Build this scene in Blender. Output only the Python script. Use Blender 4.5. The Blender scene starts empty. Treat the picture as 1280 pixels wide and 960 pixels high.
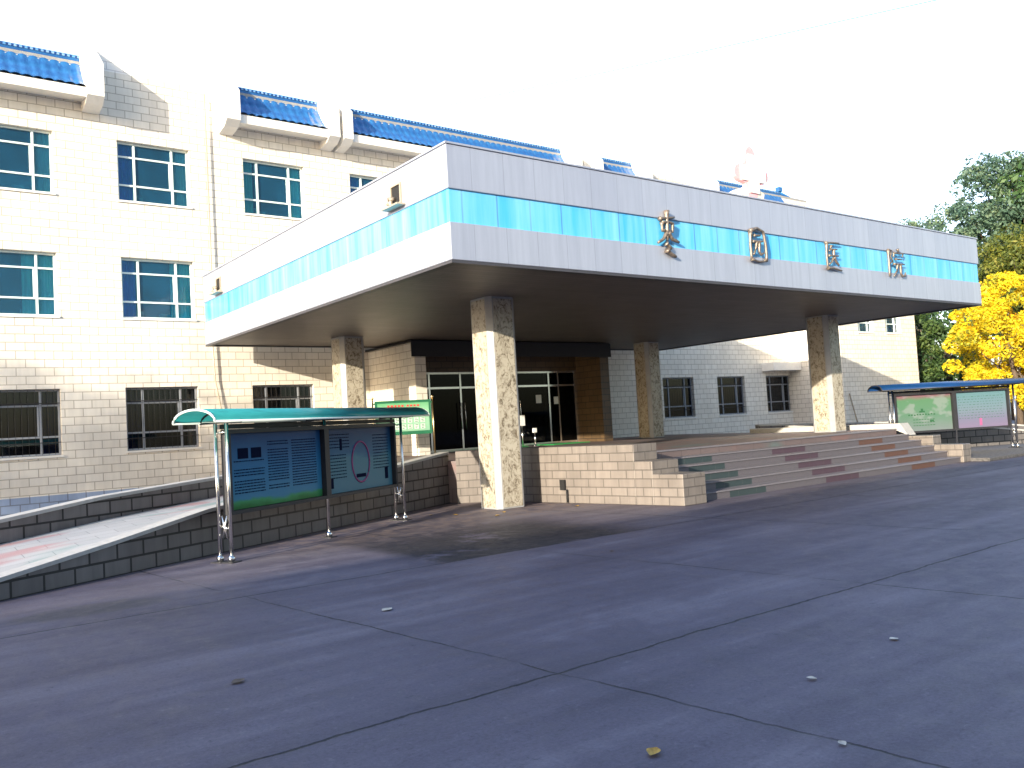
import bpy, math, random
from mathutils import Vector, Matrix
random.seed(7)
R = math.radians
scene = bpy.context.scene
COL = scene.collection
ROOT = {}

# ------------------------------------------------------------------ materials
def ramp(nt, fac, stops):
    n = nt.nodes.new('ShaderNodeValToRGB')
    el = n.color_ramp.elements
    while len(el) < len(stops): el.new(0.5)
    for e, (p, c) in zip(el, stops):
        e.position = p; e.color = (*c, 1)
    nt.links.new(fac, n.inputs[0])
    return n.outputs[0]

def newmat(name, rough=0.6, metal=0.0, spec=0.5):
    m = bpy.data.materials.new(name); m.use_nodes = True
    nt = m.node_tree; b = nt.nodes['Principled BSDF']
    b.inputs['Roughness'].default_value = rough
    b.inputs['Metallic'].default_value = metal
    b.inputs['Specular IOR Level'].default_value = spec
    return m, nt, b

def uvmap(nt, scale=(1, 1, 1), loc=(0, 0, 0), src='UV'):
    tc = nt.nodes.new('ShaderNodeTexCoord')
    mp = nt.nodes.new('ShaderNodeMapping')
    mp.inputs['Scale'].default_value = scale
    mp.inputs['Location'].default_value = loc
    nt.links.new(tc.outputs[src], mp.inputs[0])
    return mp.outputs[0]

def noise(nt, vec, scale, detail=4, rough=0.6, dist=0.0):
    n = nt.nodes.new('ShaderNodeTexNoise')
    n.inputs['Scale'].default_value = scale
    n.inputs['Detail'].default_value = detail
    n.inputs['Roughness'].default_value = rough
    n.inputs['Distortion'].default_value = dist
    nt.links.new(vec, n.inputs['Vector'])
    return n.outputs['Fac']

def mixc(nt, fac, a, b, mode='MIX'):
    n = nt.nodes.new('ShaderNodeMix'); n.data_type = 'RGBA'; n.blend_type = mode
    for inp, v in ((n.inputs[0], fac), (n.inputs[6], a), (n.inputs[7], b)):
        if hasattr(v, 'links'): nt.links.new(v, inp)
        elif isinstance(v, (tuple, list)): inp.default_value = (*v, 1)
        else: inp.default_value = v
    return n.outputs[2]

def math_n(nt, op, a, b=None, c=None):
    n = nt.nodes.new('ShaderNodeMath'); n.operation = op
    for i, v in enumerate((a, b, c)):
        if v is None: continue
        if hasattr(v, 'links'): nt.links.new(v, n.inputs[i])
        else: n.inputs[i].default_value = v
    return n.outputs[0]

def maprange(nt, v, a, b, c=0.0, d=1.0, smooth=True):
    n = nt.nodes.new('ShaderNodeMapRange')
    if smooth: n.interpolation_type = 'SMOOTHSTEP'
    nt.links.new(v, n.inputs[0])
    for i, x in enumerate((a, b, c, d)): n.inputs[i + 1].default_value = x
    return n.outputs[0]

def bump(nt, b, h, strength=0.3, dist=0.01):
    n = nt.nodes.new('ShaderNodeBump')
    n.inputs['Strength'].default_value = strength
    n.inputs['Distance'].default_value = dist
    nt.links.new(h, n.inputs['Height']); nt.links.new(n.outputs[0], b.inputs['Normal'])

def plain(name, col, rough=0.6, metal=0.0, var=0.12, scale=6.0, spec=0.5, bmp=0.0, stretch=(1, 1, 1)):
    m, nt, b = newmat(name, rough, metal, spec)
    f = noise(nt, uvmap(nt, stretch), scale)
    lo = tuple(max(0, c * (1 - var)) for c in col); hi = tuple(min(1, c * (1 + var)) for c in col)
    nt.links.new(ramp(nt, f, [(0.3, lo), (0.7, hi)]), b.inputs['Base Color'])
    if bmp: bump(nt, b, f, bmp)
    return m

def tile(name, c1, c2, mortar, w=0.4, h=0.2, gap=0.012, rough=0.42, dirt=0.15, off=(0, 0, 0)):
    m, nt, b = newmat(name, rough)
    v = uvmap(nt, loc=off)
    br = nt.nodes.new('ShaderNodeTexBrick')
    nt.links.new(v, br.inputs['Vector'])
    br.inputs['Color1'].default_value = (*c1, 1); br.inputs['Color2'].default_value = (*c2, 1)
    br.inputs['Mortar'].default_value = (*mortar, 1)
    br.inputs['Scale'].default_value = 1.0
    br.inputs['Mortar Size'].default_value = gap
    br.inputs['Mortar Smooth'].default_value = 0.15
    br.inputs['Brick Width'].default_value = w
    br.inputs['Row Height'].default_value = h
    br.offset = 0.5
    n1 = noise(nt, v, 0.8, 5)
    n2 = noise(nt, uvmap(nt, (5, 0.5, 1)), 1.5, 5)
    d = ramp(nt, math_n(nt, 'MULTIPLY', n1, n2), [(0.12, tuple(1 - dirt for _ in '111')), (0.36, (1, 1, 1))])
    nt.links.new(mixc(nt, 1.0, br.outputs['Color'], d, 'MULTIPLY'), b.inputs['Base Color'])
    inv = math_n(nt, 'SUBTRACT', 1.0, br.outputs['Fac'])
    bump(nt, b, math_n(nt, 'ADD', inv, math_n(nt, 'MULTIPLY', n1, 0.25)), 0.35, 0.006)
    return m

M = {}
M['tile'] = tile('cream_wall_tile', (.86, .815, .735), (.79, .74, .66), (.46, .41, .34), gap=.010)
M['lobbytile'] = tile('brown_lobby_tile', (.11, .068, .034), (.085, .053, .027), (.03, .022, .015))
M['ramptile'] = tile('ramp_wall_tile', (.185, .170, .165), (.145, .133, .13), (.018, .017, .018), gap=0.016, dirt=.35)
M['paratile'] = tile('white_parapet_tile', (.90, .89, .87), (.87, .86, .84), (.62, .61, .62), dirt=.06)
M['plinth'] = tile('plinth_tile', (.225, .197, .178), (.19, .166, .15), (.115, .1, .09), w=.36, h=.16, dirt=.3)
M['base'] = tile('bluish_strip_tile', (.33, .42, .60), (.29, .37, .54), (.17, .2, .26))
M['coping'] = plain('coping_stone', (.42, .41, .39), .6, bmp=.2, scale=10)
M['white'] = plain('white_render', (.80, .78, .74), .55, var=.05)
M['roofslab'] = plain('grey_roof_slab', (.3, .3, .3), .8)
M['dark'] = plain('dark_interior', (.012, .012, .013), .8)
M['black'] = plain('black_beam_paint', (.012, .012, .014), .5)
M['frame'] = plain('white_window_frame', (.70, .80, .79), .35, var=.04)
M['greyframe'] = plain('grey_window_frame', (.27, .29, .33), .45, var=.05)
M['steel'] = plain('stainless_steel', (.72, .72, .72), .18, 1.0, var=.05)
M['brass'] = plain('brushed_brass', (.62, .48, .26), .3, 1.0, var=.1)
M['darksteel'] = plain('dark_frame_steel', (.022, .022, .026), .55, 0)
M['iron'] = plain('grey_bar_iron', (.016, .016, .018), .8, 0)
M['drip'] = plain('dark_drip_trim', (.05, .05, .06), .5)
M['pipe'] = plain('old_pipe', (.42, .36, .28), .5, .2)

def make_alu():
    m, nt, b = newmat('silver_cladding_panel', .34, .35)
    v = uvmap(nt, loc=(0, 20, 0))
    br = nt.nodes.new('ShaderNodeTexBrick'); nt.links.new(v, br.inputs['Vector'])
    br.offset = 0
    for k, val in (('Color1', (.445, .475, .56, 1)), ('Color2', (.41, .44, .53, 1)), ('Mortar', (.30, .32, .40, 1))): br.inputs[k].default_value = val
    for k, val in (('Scale', 1), ('Mortar Size', .006), ('Brick Width', .62), ('Row Height', 60.0), ('Mortar Smooth', .3)): br.inputs[k].default_value = val
    s = noise(nt, uvmap(nt, (9, .6, 1)), 1.0, 5, .65)
    c = mixc(nt, 1.0, br.outputs['Color'], ramp(nt, s, [(.3, (.86, .86, .88)), (.65, (1, 1, 1))]), 'MULTIPLY')
    nt.links.new(c, b.inputs['Base Color'])
    bump(nt, b, noise(nt, v, 1.2, 2), .08, .02)
    return m
M['alu'] = make_alu()

def make_band():
    m, nt, b = newmat('blue_acrylic_panel', .22)
    v = uvmap(nt, loc=(0, 20, 0))
    br = nt.nodes.new('ShaderNodeTexBrick'); nt.links.new(v, br.inputs['Vector'])
    br.offset = 0
    for k, val in (('Color1', (.07, .45, .84, 1)), ('Color2', (.05, .40, .80, 1)), ('Mortar', (.012, .16, .5, 1))): br.inputs[k].default_value = val
    for k, val in (('Scale', 1), ('Mortar Size', .016), ('Brick Width', .66), ('Row Height', 60.0), ('Mortar Smooth', .2)): br.inputs[k].default_value = val
    s = noise(nt, uvmap(nt, (3.4, .22, 1)), 1.0, 4, .6)
    c = mixc(nt, ramp(nt, s, [(.36, (0, 0, 0)), (.72, (.7, .7, .7))]), br.outputs['Color'], (.30, .66, .88))
    nt.links.new(c, b.inputs['Base Color'])
    return m
M['band'] = make_band()

def make_soffit():
    m, nt, b = newmat('brown_soffit_strip', .5)
    v = uvmap(nt)
    br = nt.nodes.new('ShaderNodeTexBrick'); nt.links.new(v, br.inputs['Vector'])
    br.offset = .5
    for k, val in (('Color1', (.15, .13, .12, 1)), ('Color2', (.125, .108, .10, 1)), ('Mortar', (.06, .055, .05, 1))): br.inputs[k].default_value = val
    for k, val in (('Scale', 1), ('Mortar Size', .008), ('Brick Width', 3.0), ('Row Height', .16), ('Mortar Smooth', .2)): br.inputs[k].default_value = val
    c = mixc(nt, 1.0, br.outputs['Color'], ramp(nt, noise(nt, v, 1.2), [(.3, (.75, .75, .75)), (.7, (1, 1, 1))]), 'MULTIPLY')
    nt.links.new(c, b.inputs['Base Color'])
    return m
M['soffit'] = make_soffit()

def make_marble(name, light, dark, amount):
    m, nt, b = newmat(name, .28)
    v = uvmap(nt, (1, .75, 1))
    n1 = noise(nt, v, 8.0, 7, .72, 1.2)
    n2 = noise(nt, v, 13, 6, .7, 1.5)
    f = math_n(nt, 'ADD', math_n(nt, 'MULTIPLY', n1, .65), math_n(nt, 'MULTIPLY', n2, .35))
    mid = tuple((a * .6 + d * .4) for a, d in zip(light, dark))
    nt.links.new(ramp(nt, f, [(.40 + amount, dark), (.46 + amount, mid), (.52 + amount, light)]), b.inputs['Base Color'])
    return m
M['marble'] = make_marble('veined_column_marble', (.46, .42, .34), (.13, .10, .065), .015)
M['marble_trim'] = plain('smooth_column_marble', (.33, .335, .34), .3, var=.12, scale=3)

def make_stone_paving(name, c0, mottles):
    m, nt, b = newmat(name, .6)
    v = uvmap(nt)
    br = nt.nodes.new('ShaderNodeTexBrick'); nt.links.new(v, br.inputs['Vector'])
    for k, val in (('Color1', (*c0, 1)), ('Color2', tuple(x * .86 for x in c0) + (1,)), ('Mortar', tuple(x * .5 for x in c0) + (1,))): br.inputs[k].default_value = val
    for k, val in (('Scale', 1), ('Mortar Size', .006), ('Brick Width', .6), ('Row Height', .3), ('Mortar Smooth', .2)): br.inputs[k].default_value = val
    c = br.outputs['Color']
    for i, (col, th) in enumerate(mottles):
        f = noise(nt, uvmap(nt, (.6, 1.4, 1), (i * 7.3, i * 3.1, 0)), .9, 2, .4)
        c = mixc(nt, ramp(nt, f, [(th, (0, 0, 0)), (th + .06, (.75, .75, .75))]), c, col)
    g = noise(nt, v, 90, 2)
    c = mixc(nt, 1.0, c, ramp(nt, g, [(.3, (.8, .8, .8)), (.7, (1.05, 1.05, 1.05))]), 'MULTIPLY')
    nt.links.new(c, b.inputs['Base Color']); bump(nt, b, g, .15, .004)
    return m
M['rampstone'] = make_stone_paving('ramp_granite_paving', (.44, .44, .44), [((.40, .20, .20), .55), ((.20, .30, .28), .57)])
M['deck'] = make_stone_paving('platform_granite_paving', (.15, .115, .115), [((.19, .11, .10), .56), ((.10, .14, .14), .6)])

def make_step():
    m, nt, b = newmat('banded_granite_step', .5)
    tc = nt.nodes.new('ShaderNodeTexCoord'); sp = nt.nodes.new('ShaderNodeSeparateXYZ')
    nt.links.new(tc.outputs['UV'], sp.inputs[0])
    x = sp.outputs[0]
    c = (.37, .35, .35)
    nz = noise(nt, uvmap(nt), 60, 3)
    base = ramp(nt, nz, [(.3, (.075, .068, .080)), (.7, (.13, .117, .130))])
    for a, e, col in ((12.95, 14.05, (.022, .042, .044)), (16.1, 17.35, (.06, .030, .046)), (19.6, 20.7, (.10, .042, .024))):
        msk = math_n(nt, 'MULTIPLY', math_n(nt, 'GREATER_THAN', x, a), math_n(nt, 'LESS_THAN', x, e))
        base = mixc(nt, math_n(nt, 'MULTIPLY', msk, .88), base, col)
    j = math_n(nt, 'FRACT', math_n(nt, 'DIVIDE', x, .55))
    base = mixc(nt, math_n(nt, 'LESS_THAN', j, .012), base, (.08, .08, .08))
    nt.links.new(base, b.inputs['Base Color']); bump(nt, b, nz, .1, .003)
    return m
M['step'] = make_step()
M['nosing'] = plain('pale_step_nosing', (.165, .153, .17), .45, scale=20)

def make_concrete():
    m, nt, b = newmat('yard_concrete', .62, 0, .28)
    tc = nt.nodes.new('ShaderNodeTexCoord')
    P = tc.outputs['Object']
    def mp(scale, rot=0.0, loc=(0, 0, 0)):
        n = nt.nodes.new('ShaderNodeMapping'); n.inputs['Scale'].default_value = scale
        n.inputs['Rotation'].default_value = (0, 0, rot); n.inputs['Location'].default_value = loc
        nt.links.new(P, n.inputs[0]); return n.outputs[0]
    big = noise(nt, mp((1, 1, 1)), .35, 5, .6)
    streak = noise(nt, mp((.25, 2.2, 1), R(-4)), .8, 6, .62, .3)
    fine = noise(nt, mp((1, 1, 1)), 42, 6, .8)
    mid = noise(nt, mp((1, 1, 1)), 4.5, 6, .65, .4)
    f = math_n(nt, 'ADD', math_n(nt, 'MULTIPLY', big, .35), math_n(nt, 'ADD', math_n(nt, 'MULTIPLY', streak, .45), math_n(nt, 'MULTIPLY', mid, .2)))
    c = ramp(nt, f, [(.37, (.066, .057, .076)), (.5, (.104, .091, .118)), (.63, (.180, .163, .192))])
    c = mixc(nt, 1.0, c, ramp(nt, fine, [(.25, (.62, .62, .62)), (.75, (1.3, 1.3, 1.3))]), 'MULTIPLY')
    speck = noise(nt, mp((1, 1, 1), 0, (2, 7, 0)), 11, 7, .82)
    c = mixc(nt, ramp(nt, speck, [(.56, (0, 0, 0)), (.68, (.75, .75, .75))]), c, (.04, .038, .048))
    c = mixc(nt, ramp(nt, speck, [(.30, (.6, .6, .6)), (.42, (0, 0, 0))]), c, (.21, .20, .22))
    # wobbling saw joints of the slab grid
    wob = nt.nodes.new('ShaderNodeTexNoise'); wob.inputs['Scale'].default_value = 1.3; wob.inputs['Detail'].default_value = 6
    wob.inputs['Roughness'].default_value = .7
    nt.links.new(P, wob.inputs['Vector'])
    w = math_n(nt, 'MULTIPLY', math_n(nt, 'SUBTRACT', wob.outputs['Fac'], .5), .13)
    sp = nt.nodes.new('ShaderNodeSeparateXYZ'); nt.links.new(P, sp.inputs[0])
    X, Y = sp.outputs[0], sp.outputs[1]
    brk = maprange(nt, noise(nt, mp((1, 1, 1), 0, (3, 9, 0)), .9, 3), .36, .56)
    # distance to nearest joint
    def joint(coord, start, step):
        t = math_n(nt, 'DIVIDE', math_n(nt, 'SUBTRACT', math_n(nt, 'ADD', coord, w), start), step)
        d = math_n(nt, 'ABSOLUTE', math_n(nt, 'SUBTRACT', math_n(nt, 'FRACT', math_n(nt, 'ADD', t, .5)), .5))
        return math_n(nt, 'MULTIPLY', d, step)
    dy = joint(Y, 4.31, 4.45)
    sx = math_n(nt, 'ADD', X, math_n(nt, 'MULTIPLY', Y, .10))
    dx = joint(sx, 3.93, 3.62)
    cy = maprange(nt, dy, .007, .016, 1, 0)
    cx = math_n(nt, 'MULTIPLY', maprange(nt, dx, .005, .013, 1, 0), brk)
    crack = math_n(nt, 'MAXIMUM', cy, cx)
    halo = math_n(nt, 'MULTIPLY', maprange(nt, math_n(nt, 'MINIMUM', dy, dx), .0, .22, 1, 0), .30)
    c = mixc(nt, math_n(nt, 'MULTIPLY', halo, mid), c, (.05, .05, .06))
    c = mixc(nt, crack, c, (.012, .012, .014))
    # broken, oily slab beside the column
    px = math_n(nt, 'MULTIPLY', maprange(nt, X, 5.2, 5.7), maprange(nt, X, 8.2, 9.4, 1, 0))
    py = math_n(nt, 'MULTIPLY', math_n(nt, 'GREATER_THAN', Y, math_n(nt, 'ADD', 8.76, 0)), maprange(nt, Y, 10.2, 13.0, 1, 0))
    rg = noise(nt, mp((1, 1, 1), 0, (5, 2, 0)), 1.1, 6, .7)
    pm = math_n(nt, 'MULTIPLY', math_n(nt, 'MULTIPLY', px, py), maprange(nt, rg, .36, .44))
    grit = noise(nt, mp((1, 1, 1)), 6.5, 8, .85)
    pc = ramp(nt, grit, [(.3, (.010, .009, .011)), (.55, (.032, .03, .034)), (.75, (.085, .075, .078))])
    c = mixc(nt, math_n(nt, 'MULTIPLY', pm, .95), c, pc)
    # rusty earth washed against the ramp and plinth
    er = math_n(nt, 'MULTIPLY', maprange(nt, Y, 10.6, 12.6), math_n(nt, 'MULTIPLY', maprange(nt, X, 3.0, 5.5), maprange(nt, X, 10.5, 12.5, 1, 0)))
    c = mixc(nt, math_n(nt, 'MULTIPLY', math_n(nt, 'MULTIPLY', er, maprange(nt, mid, .42, .6)), .5), c, (.24, .18, .15))
    # oil stain near the ramp
    ex = math_n(nt, 'DIVIDE', math_n(nt, 'SUBTRACT', X, 1.75), .85)
    ey = math_n(nt, 'DIVIDE', math_n(nt, 'SUBTRACT', Y, 9.5), .40)
    rr = math_n(nt, 'ADD', math_n(nt, 'ADD', math_n(nt, 'MULTIPLY', ex, ex), math_n(nt, 'MULTIPLY', ey, ey)), math_n(nt, 'MULTIPLY', mid, 1.2))
    c = mixc(nt, maprange(nt, rr, .9, 1.7, .6, 0), c, (.05, .045, .045))
    nt.links.new(c, b.inputs['Base Color'])
    h = math_n(nt, 'ADD', math_n(nt, 'MULTIPLY', fine, .3), math_n(nt, 'SUBTRACT', math_n(nt, 'MULTIPLY', mid, .6), math_n(nt, 'MULTIPLY', crack, 1.5)))
    h = math_n(nt, 'ADD', h, math_n(nt, 'MULTIPLY', math_n(nt, 'MULTIPLY', pm, grit), 2.0))
    bump(nt, b, h, .5, .012)
    nt.links.new(ramp(nt, mid, [(.3, (.5,) * 3), (.7, (.75,) * 3)]), b.inputs['Roughness'])
    return m
M['concrete'] = make_concrete()
M['soil'] = plain('dark_grit_bed', (.10, .095, .095), .9, var=.45, scale=14, bmp=.5)

def make_rooftile():
    m, nt, b = newmat('blue_glazed_roof_tile', .25)
    v = uvmap(nt)
    f = noise(nt, v, 3.5, 4)
    c = ramp(nt, f, [(.3, (.015, .09, .28)), (.7, (.035, .18, .43))])
    w = nt.nodes.new('ShaderNodeTexWave'); w.wave_type = 'BANDS'; w.bands_direction = 'Y'
    w.inputs['Scale'].default_value = 1.1; nt.links.new(v, w.inputs['Vector'])
    c = mixc(nt, math_n(nt, 'MULTIPLY', w.outputs['Fac'], .35), c, (.01, .05, .22))
    nt.links.new(c, b.inputs['Base Color']); bump(nt, b, w.outputs['Fac'], .4, .02)
    return m
M['rooftile'] = make_rooftile()

M['lattice'] = tile('ridge_lattice_tile', (.10, .30, .62), (.28, .46, .70), (.01, .05, .2), w=.115, h=.5, gap=.03, dirt=.2)
def make_glass(name, tint, keep, ior=1.5):
    m = bpy.data.materials.new(name); m.use_nodes = True
    nt = m.node_tree; nt.nodes.clear()
    out = nt.nodes.new('ShaderNodeOutputMaterial')
    tr = nt.nodes.new('ShaderNodeBsdfTransparent'); tr.inputs[0].default_value = (*keep, 1)
    df = nt.nodes.new('ShaderNodeBsdfDiffuse'); df.inputs[0].default_value = (*tint, 1)
    gl = nt.nodes.new('ShaderNodeBsdfGlossy'); gl.inputs['Roughness'].default_value = .03
    fr = nt.nodes.new('ShaderNodeFresnel'); fr.inputs[0].default_value = ior
    n = noise(nt, uvmap(nt), .9, 3)
    a = nt.nodes.new('ShaderNodeMixShader'); nt.links.new(ramp(nt, n, [(.3, (.10,) * 3), (.7, (.24,) * 3)]), a.inputs[0])
    nt.links.new(tr.outputs[0], a.inputs[1]); nt.links.new(df.outputs[0], a.inputs[2])
    c = nt.nodes.new('ShaderNodeMixShader'); nt.links.new(fr.outputs[0], c.inputs[0])
    nt.links.new(a.outputs[0], c.inputs[1]); nt.links.new(gl.outputs[0], c.inputs[2])
    nt.links.new(c.outputs[0], out.inputs[0])
    return m
M['glass'] = make_glass('blue_tinted_glass', (.02, .20, .40), (.62, .92, .95))
M['glass_dark'] = make_glass('dark_tinted_glass', (.006, .010, .02), (.35, .40, .45))
M['glass_door'] = make_glass('door_glass', (.004, .005, .007), (.3, .32, .32), 1.22)

def cloth(name, a, b_):
    m, nt, b = newmat(name, .8)
    f = noise(nt, uvmap(nt, (14, .6, 1)), 1.0, 3)
    nt.links.new(ramp(nt, f, [(.35, a), (.65, b_)]), b.inputs['Base Color'])
    return m
M['teal_cloth'] = cloth('teal_curtain_cloth', (.16, .70, .60), (.42, .90, .80))
M['blue_cloth'] = cloth('blue_curtain_cloth', (.03, .12, .70), (.08, .28, .85))
M['beige_cloth'] = cloth('beige_curtain_cloth', (.45, .46, .40), (.62, .63, .56))
M['white_cloth'] = cloth('white_curtain_cloth', (.7, .72, .7), (.82, .84, .8))

def make_poly(name, col, trans):
    m, nt, b = newmat(name, .25)
    f = noise(nt, uvmap(nt, (1, 3, 1)), 2.0, 4)
    nt.links.new(ramp(nt, f, [(.3, tuple(x * .85 for x in col)), (.7, tuple(min(1, x * 1.15) for x in col))]), b.inputs['Base Color'])
    tl = nt.nodes.new('ShaderNodeBsdfTranslucent'); tl.inputs[0].default_value = (*col, 1)
    mx = nt.nodes.new('ShaderNodeMixShader'); mx.inputs[0].default_value = trans
    out = nt.nodes['Material Output']
    nt.links.new(b.outputs[0], mx.inputs[1]); nt.links.new(tl.outputs[0], mx.inputs[2]); nt.links.new(mx.outputs[0], out.inputs[0])
    return m
M['teal_poly'] = make_poly('teal_polycarbonate', (.03, .27, .29), .3)
M['blue_poly'] = make_poly('blue_polycarbonate', (.008, .045, .15), .10)

def make_poster(name, stops, lines=True, blot=None):
    """printed sheet: colours run over the sheet (v across height, in UV 0..1) with rows of fine unreadable print"""
    m, nt, b = newmat(name, .45, 0, .2)
    tc = nt.nodes.new('ShaderNodeTexCoord'); sp = nt.nodes.new('ShaderNodeSeparateXYZ')
    nt.links.new(tc.outputs['UV'], sp.inputs[0])
    u, v = sp.outputs[0], sp.outputs[1]
    nz = noise(nt, tc.outputs['UV'], 3.0, 3)
    c = ramp(nt, math_n(nt, 'ADD', v, math_n(nt, 'MULTIPLY', math_n(nt, 'SUBTRACT', nz, .5), .25)), stops)
    if blot:
        f = noise(nt, uvmap(nt, (1.5, 1.2, 1), (4, 1, 0)), 2.2, 2)
        c = mixc(nt, ramp(nt, f, [(.52, (0, 0, 0)), (.6, (.5, .5, .5))]), c, blot)
    nt.links.new(c, b.inputs['Base Color'])
    b.inputs['Coat Weight'].default_value = .04; b.inputs['Coat Roughness'].default_value = .08
    return m
def dim(k, st): return [(p, tuple(x * k for x in c)) for p, c in st]
M['poster_a'] = make_poster('blue_health_poster', [(.0, (.03, .16, .04)), (.07, (.05, .28, .10)), (.12, (.05, .21, .33)), (.5, (.022, .155, .31)), (.95, (.012, .06, .17))])
M['poster_b'] = make_poster('pale_blue_poster', [(.0, (.07, .19, .25)), (.5, (.05, .18, .24)), (.6, (.018, .11, .21)), (.95, (.01, .045, .12))])
M['poster_c'] = make_poster('green_white_poster', [(.0, (.13, .16, .165)), (.45, (.075, .155, .105)), (.85, (.07, .16, .09)), (.97, (.17, .09, .11))], blot=(.22, .235, .25))
M['poster_d'] = make_poster('pale_lilac_poster', [(.0, (.15, .125, .20)), (.25, (.13, .13, .20)), (.5, (.12, .165, .21)), (.95, (.09, .18, .21))])
M['poster_e'] = make_poster('green_sign_face', [(.0, (.22, .42, .30)), (.6, (.26, .50, .34)), (1, (.10, .36, .16))])
M['ink_dark'] = plain('dark_print_ink', (.004, .008, .03), .8, spec=.05)
M['ink_pink'] = plain('pink_print_ink', (.30, .09, .20), .8, spec=.1)
M['ink_red'] = plain('red_print_ink', (.60, .06, .05), .5)
M['ink_pale'] = plain('pale_print_ink', (.55, .68, .62), .5)
M['ink_green'] = plain('green_print_ink', (.03, .10, .05), .8, spec=.1)
M['green_frame'] = plain('green_sign_frame', (.02, .14, .07), .4)
M['char'] = plain('aged_gilt_metal', (.22, .18, .15), .42, .45, var=.55, scale=9)
M['emblem_pink'] = plain('pale_pink_enamel', (.85, .42, .45), .4, var=.08)  # one pale pink over the whole emblem disc
M['emblem_white'] = plain('white_enamel', (.86, .84, .80), .4, var=.03)
M['emblem_cream'] = plain('cream_enamel', (.86, .76, .58), .4, var=.04)
M['paper'] = plain('white_paper', (.78, .78, .76), .8, var=.05)
M['boxes'] = plain('grey_green_sill_box', (.14, .20, .18), .7, var=.3)
M['green_plastic'] = plain('green_doormat', (.02, .30, .07), .6, var=.3, scale=30)
M['bark'] = plain('grey_brown_bark', (.10, .075, .055), .9, var=.4, scale=8, bmp=.6, stretch=(3, .6, 1))
M['cable'] = plain('cable_sheath', (.10, .22, .36), .5)
M['concpole'] = plain('concrete_pole', (.36, .35, .34), .8)
M['darkbrick'] = tile('shade_building_brick', (.30, .22, .18), (.25, .18, .15), (.3, .28, .26), w=.24, h=.07)
M['wood'] = plain('weathered_stick', (.30, .25, .18), .8)

def make_leaf(name, stops, trans=.35):
    m, nt, b = newmat(name, .6)
    tc = nt.nodes.new('ShaderNodeTexCoord'); sp = nt.nodes.new('ShaderNodeSeparateXYZ')
    nt.links.new(tc.outputs['UV'], sp.inputs[0])
    c = ramp(nt, sp.outputs[0], stops)
    nt.links.new(c, b.inputs['Base Color'])
    tl = nt.nodes.new('ShaderNodeBsdfTranslucent'); nt.links.new(c, tl.inputs[0])
    mx = nt.nodes.new('ShaderNodeMixShader'); mx.inputs[0].default_value = trans
    nt.links.new(b.outputs[0], mx.inputs[1]); nt.links.new(tl.outputs[0], mx.inputs[2])
    nt.links.new(mx.outputs[0], nt.nodes['Material Output'].inputs[0])
    return m
M['leaf_yellow'] = make_leaf('yellow_autumn_leaf', [(0, (.22, .24, .02)), (.22, (.62, .50, .015)), (.7, (.84, .66, .02)), (1, (.80, .46, .015))])
M['leaf_green'] = make_leaf('mid_green_leaf', [(0, (.03, .075, .03)), (.5, (.06, .13, .045)), (1, (.12, .19, .05))])
M['leaf_olive'] = make_leaf('olive_green_leaf', [(0, (.05, .075, .015)), (.5, (.11, .14, .02)), (1, (.24, .22, .03))])
M['leaf_dark'] = make_leaf('dark_conifer_leaf', [(0, (.02, .05, .015)), (.6, (.05, .10, .025)), (1, (.10, .15, .035))], .2)
M['leaf_blue'] = make_leaf('blue_green_leaf', [(0, (.05, .11, .08)), (.5, (.10, .175, .115)), (1, (.20, .27, .15))])
M['leaf_fallen'] = plain('dry_fallen_leaf', (.42, .26, .04), .7, var=.5, scale=20)
M['leaf_pale'] = plain('pale_dry_leaf', (.46, .42, .34), .7, var=.3, scale=20)

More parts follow.
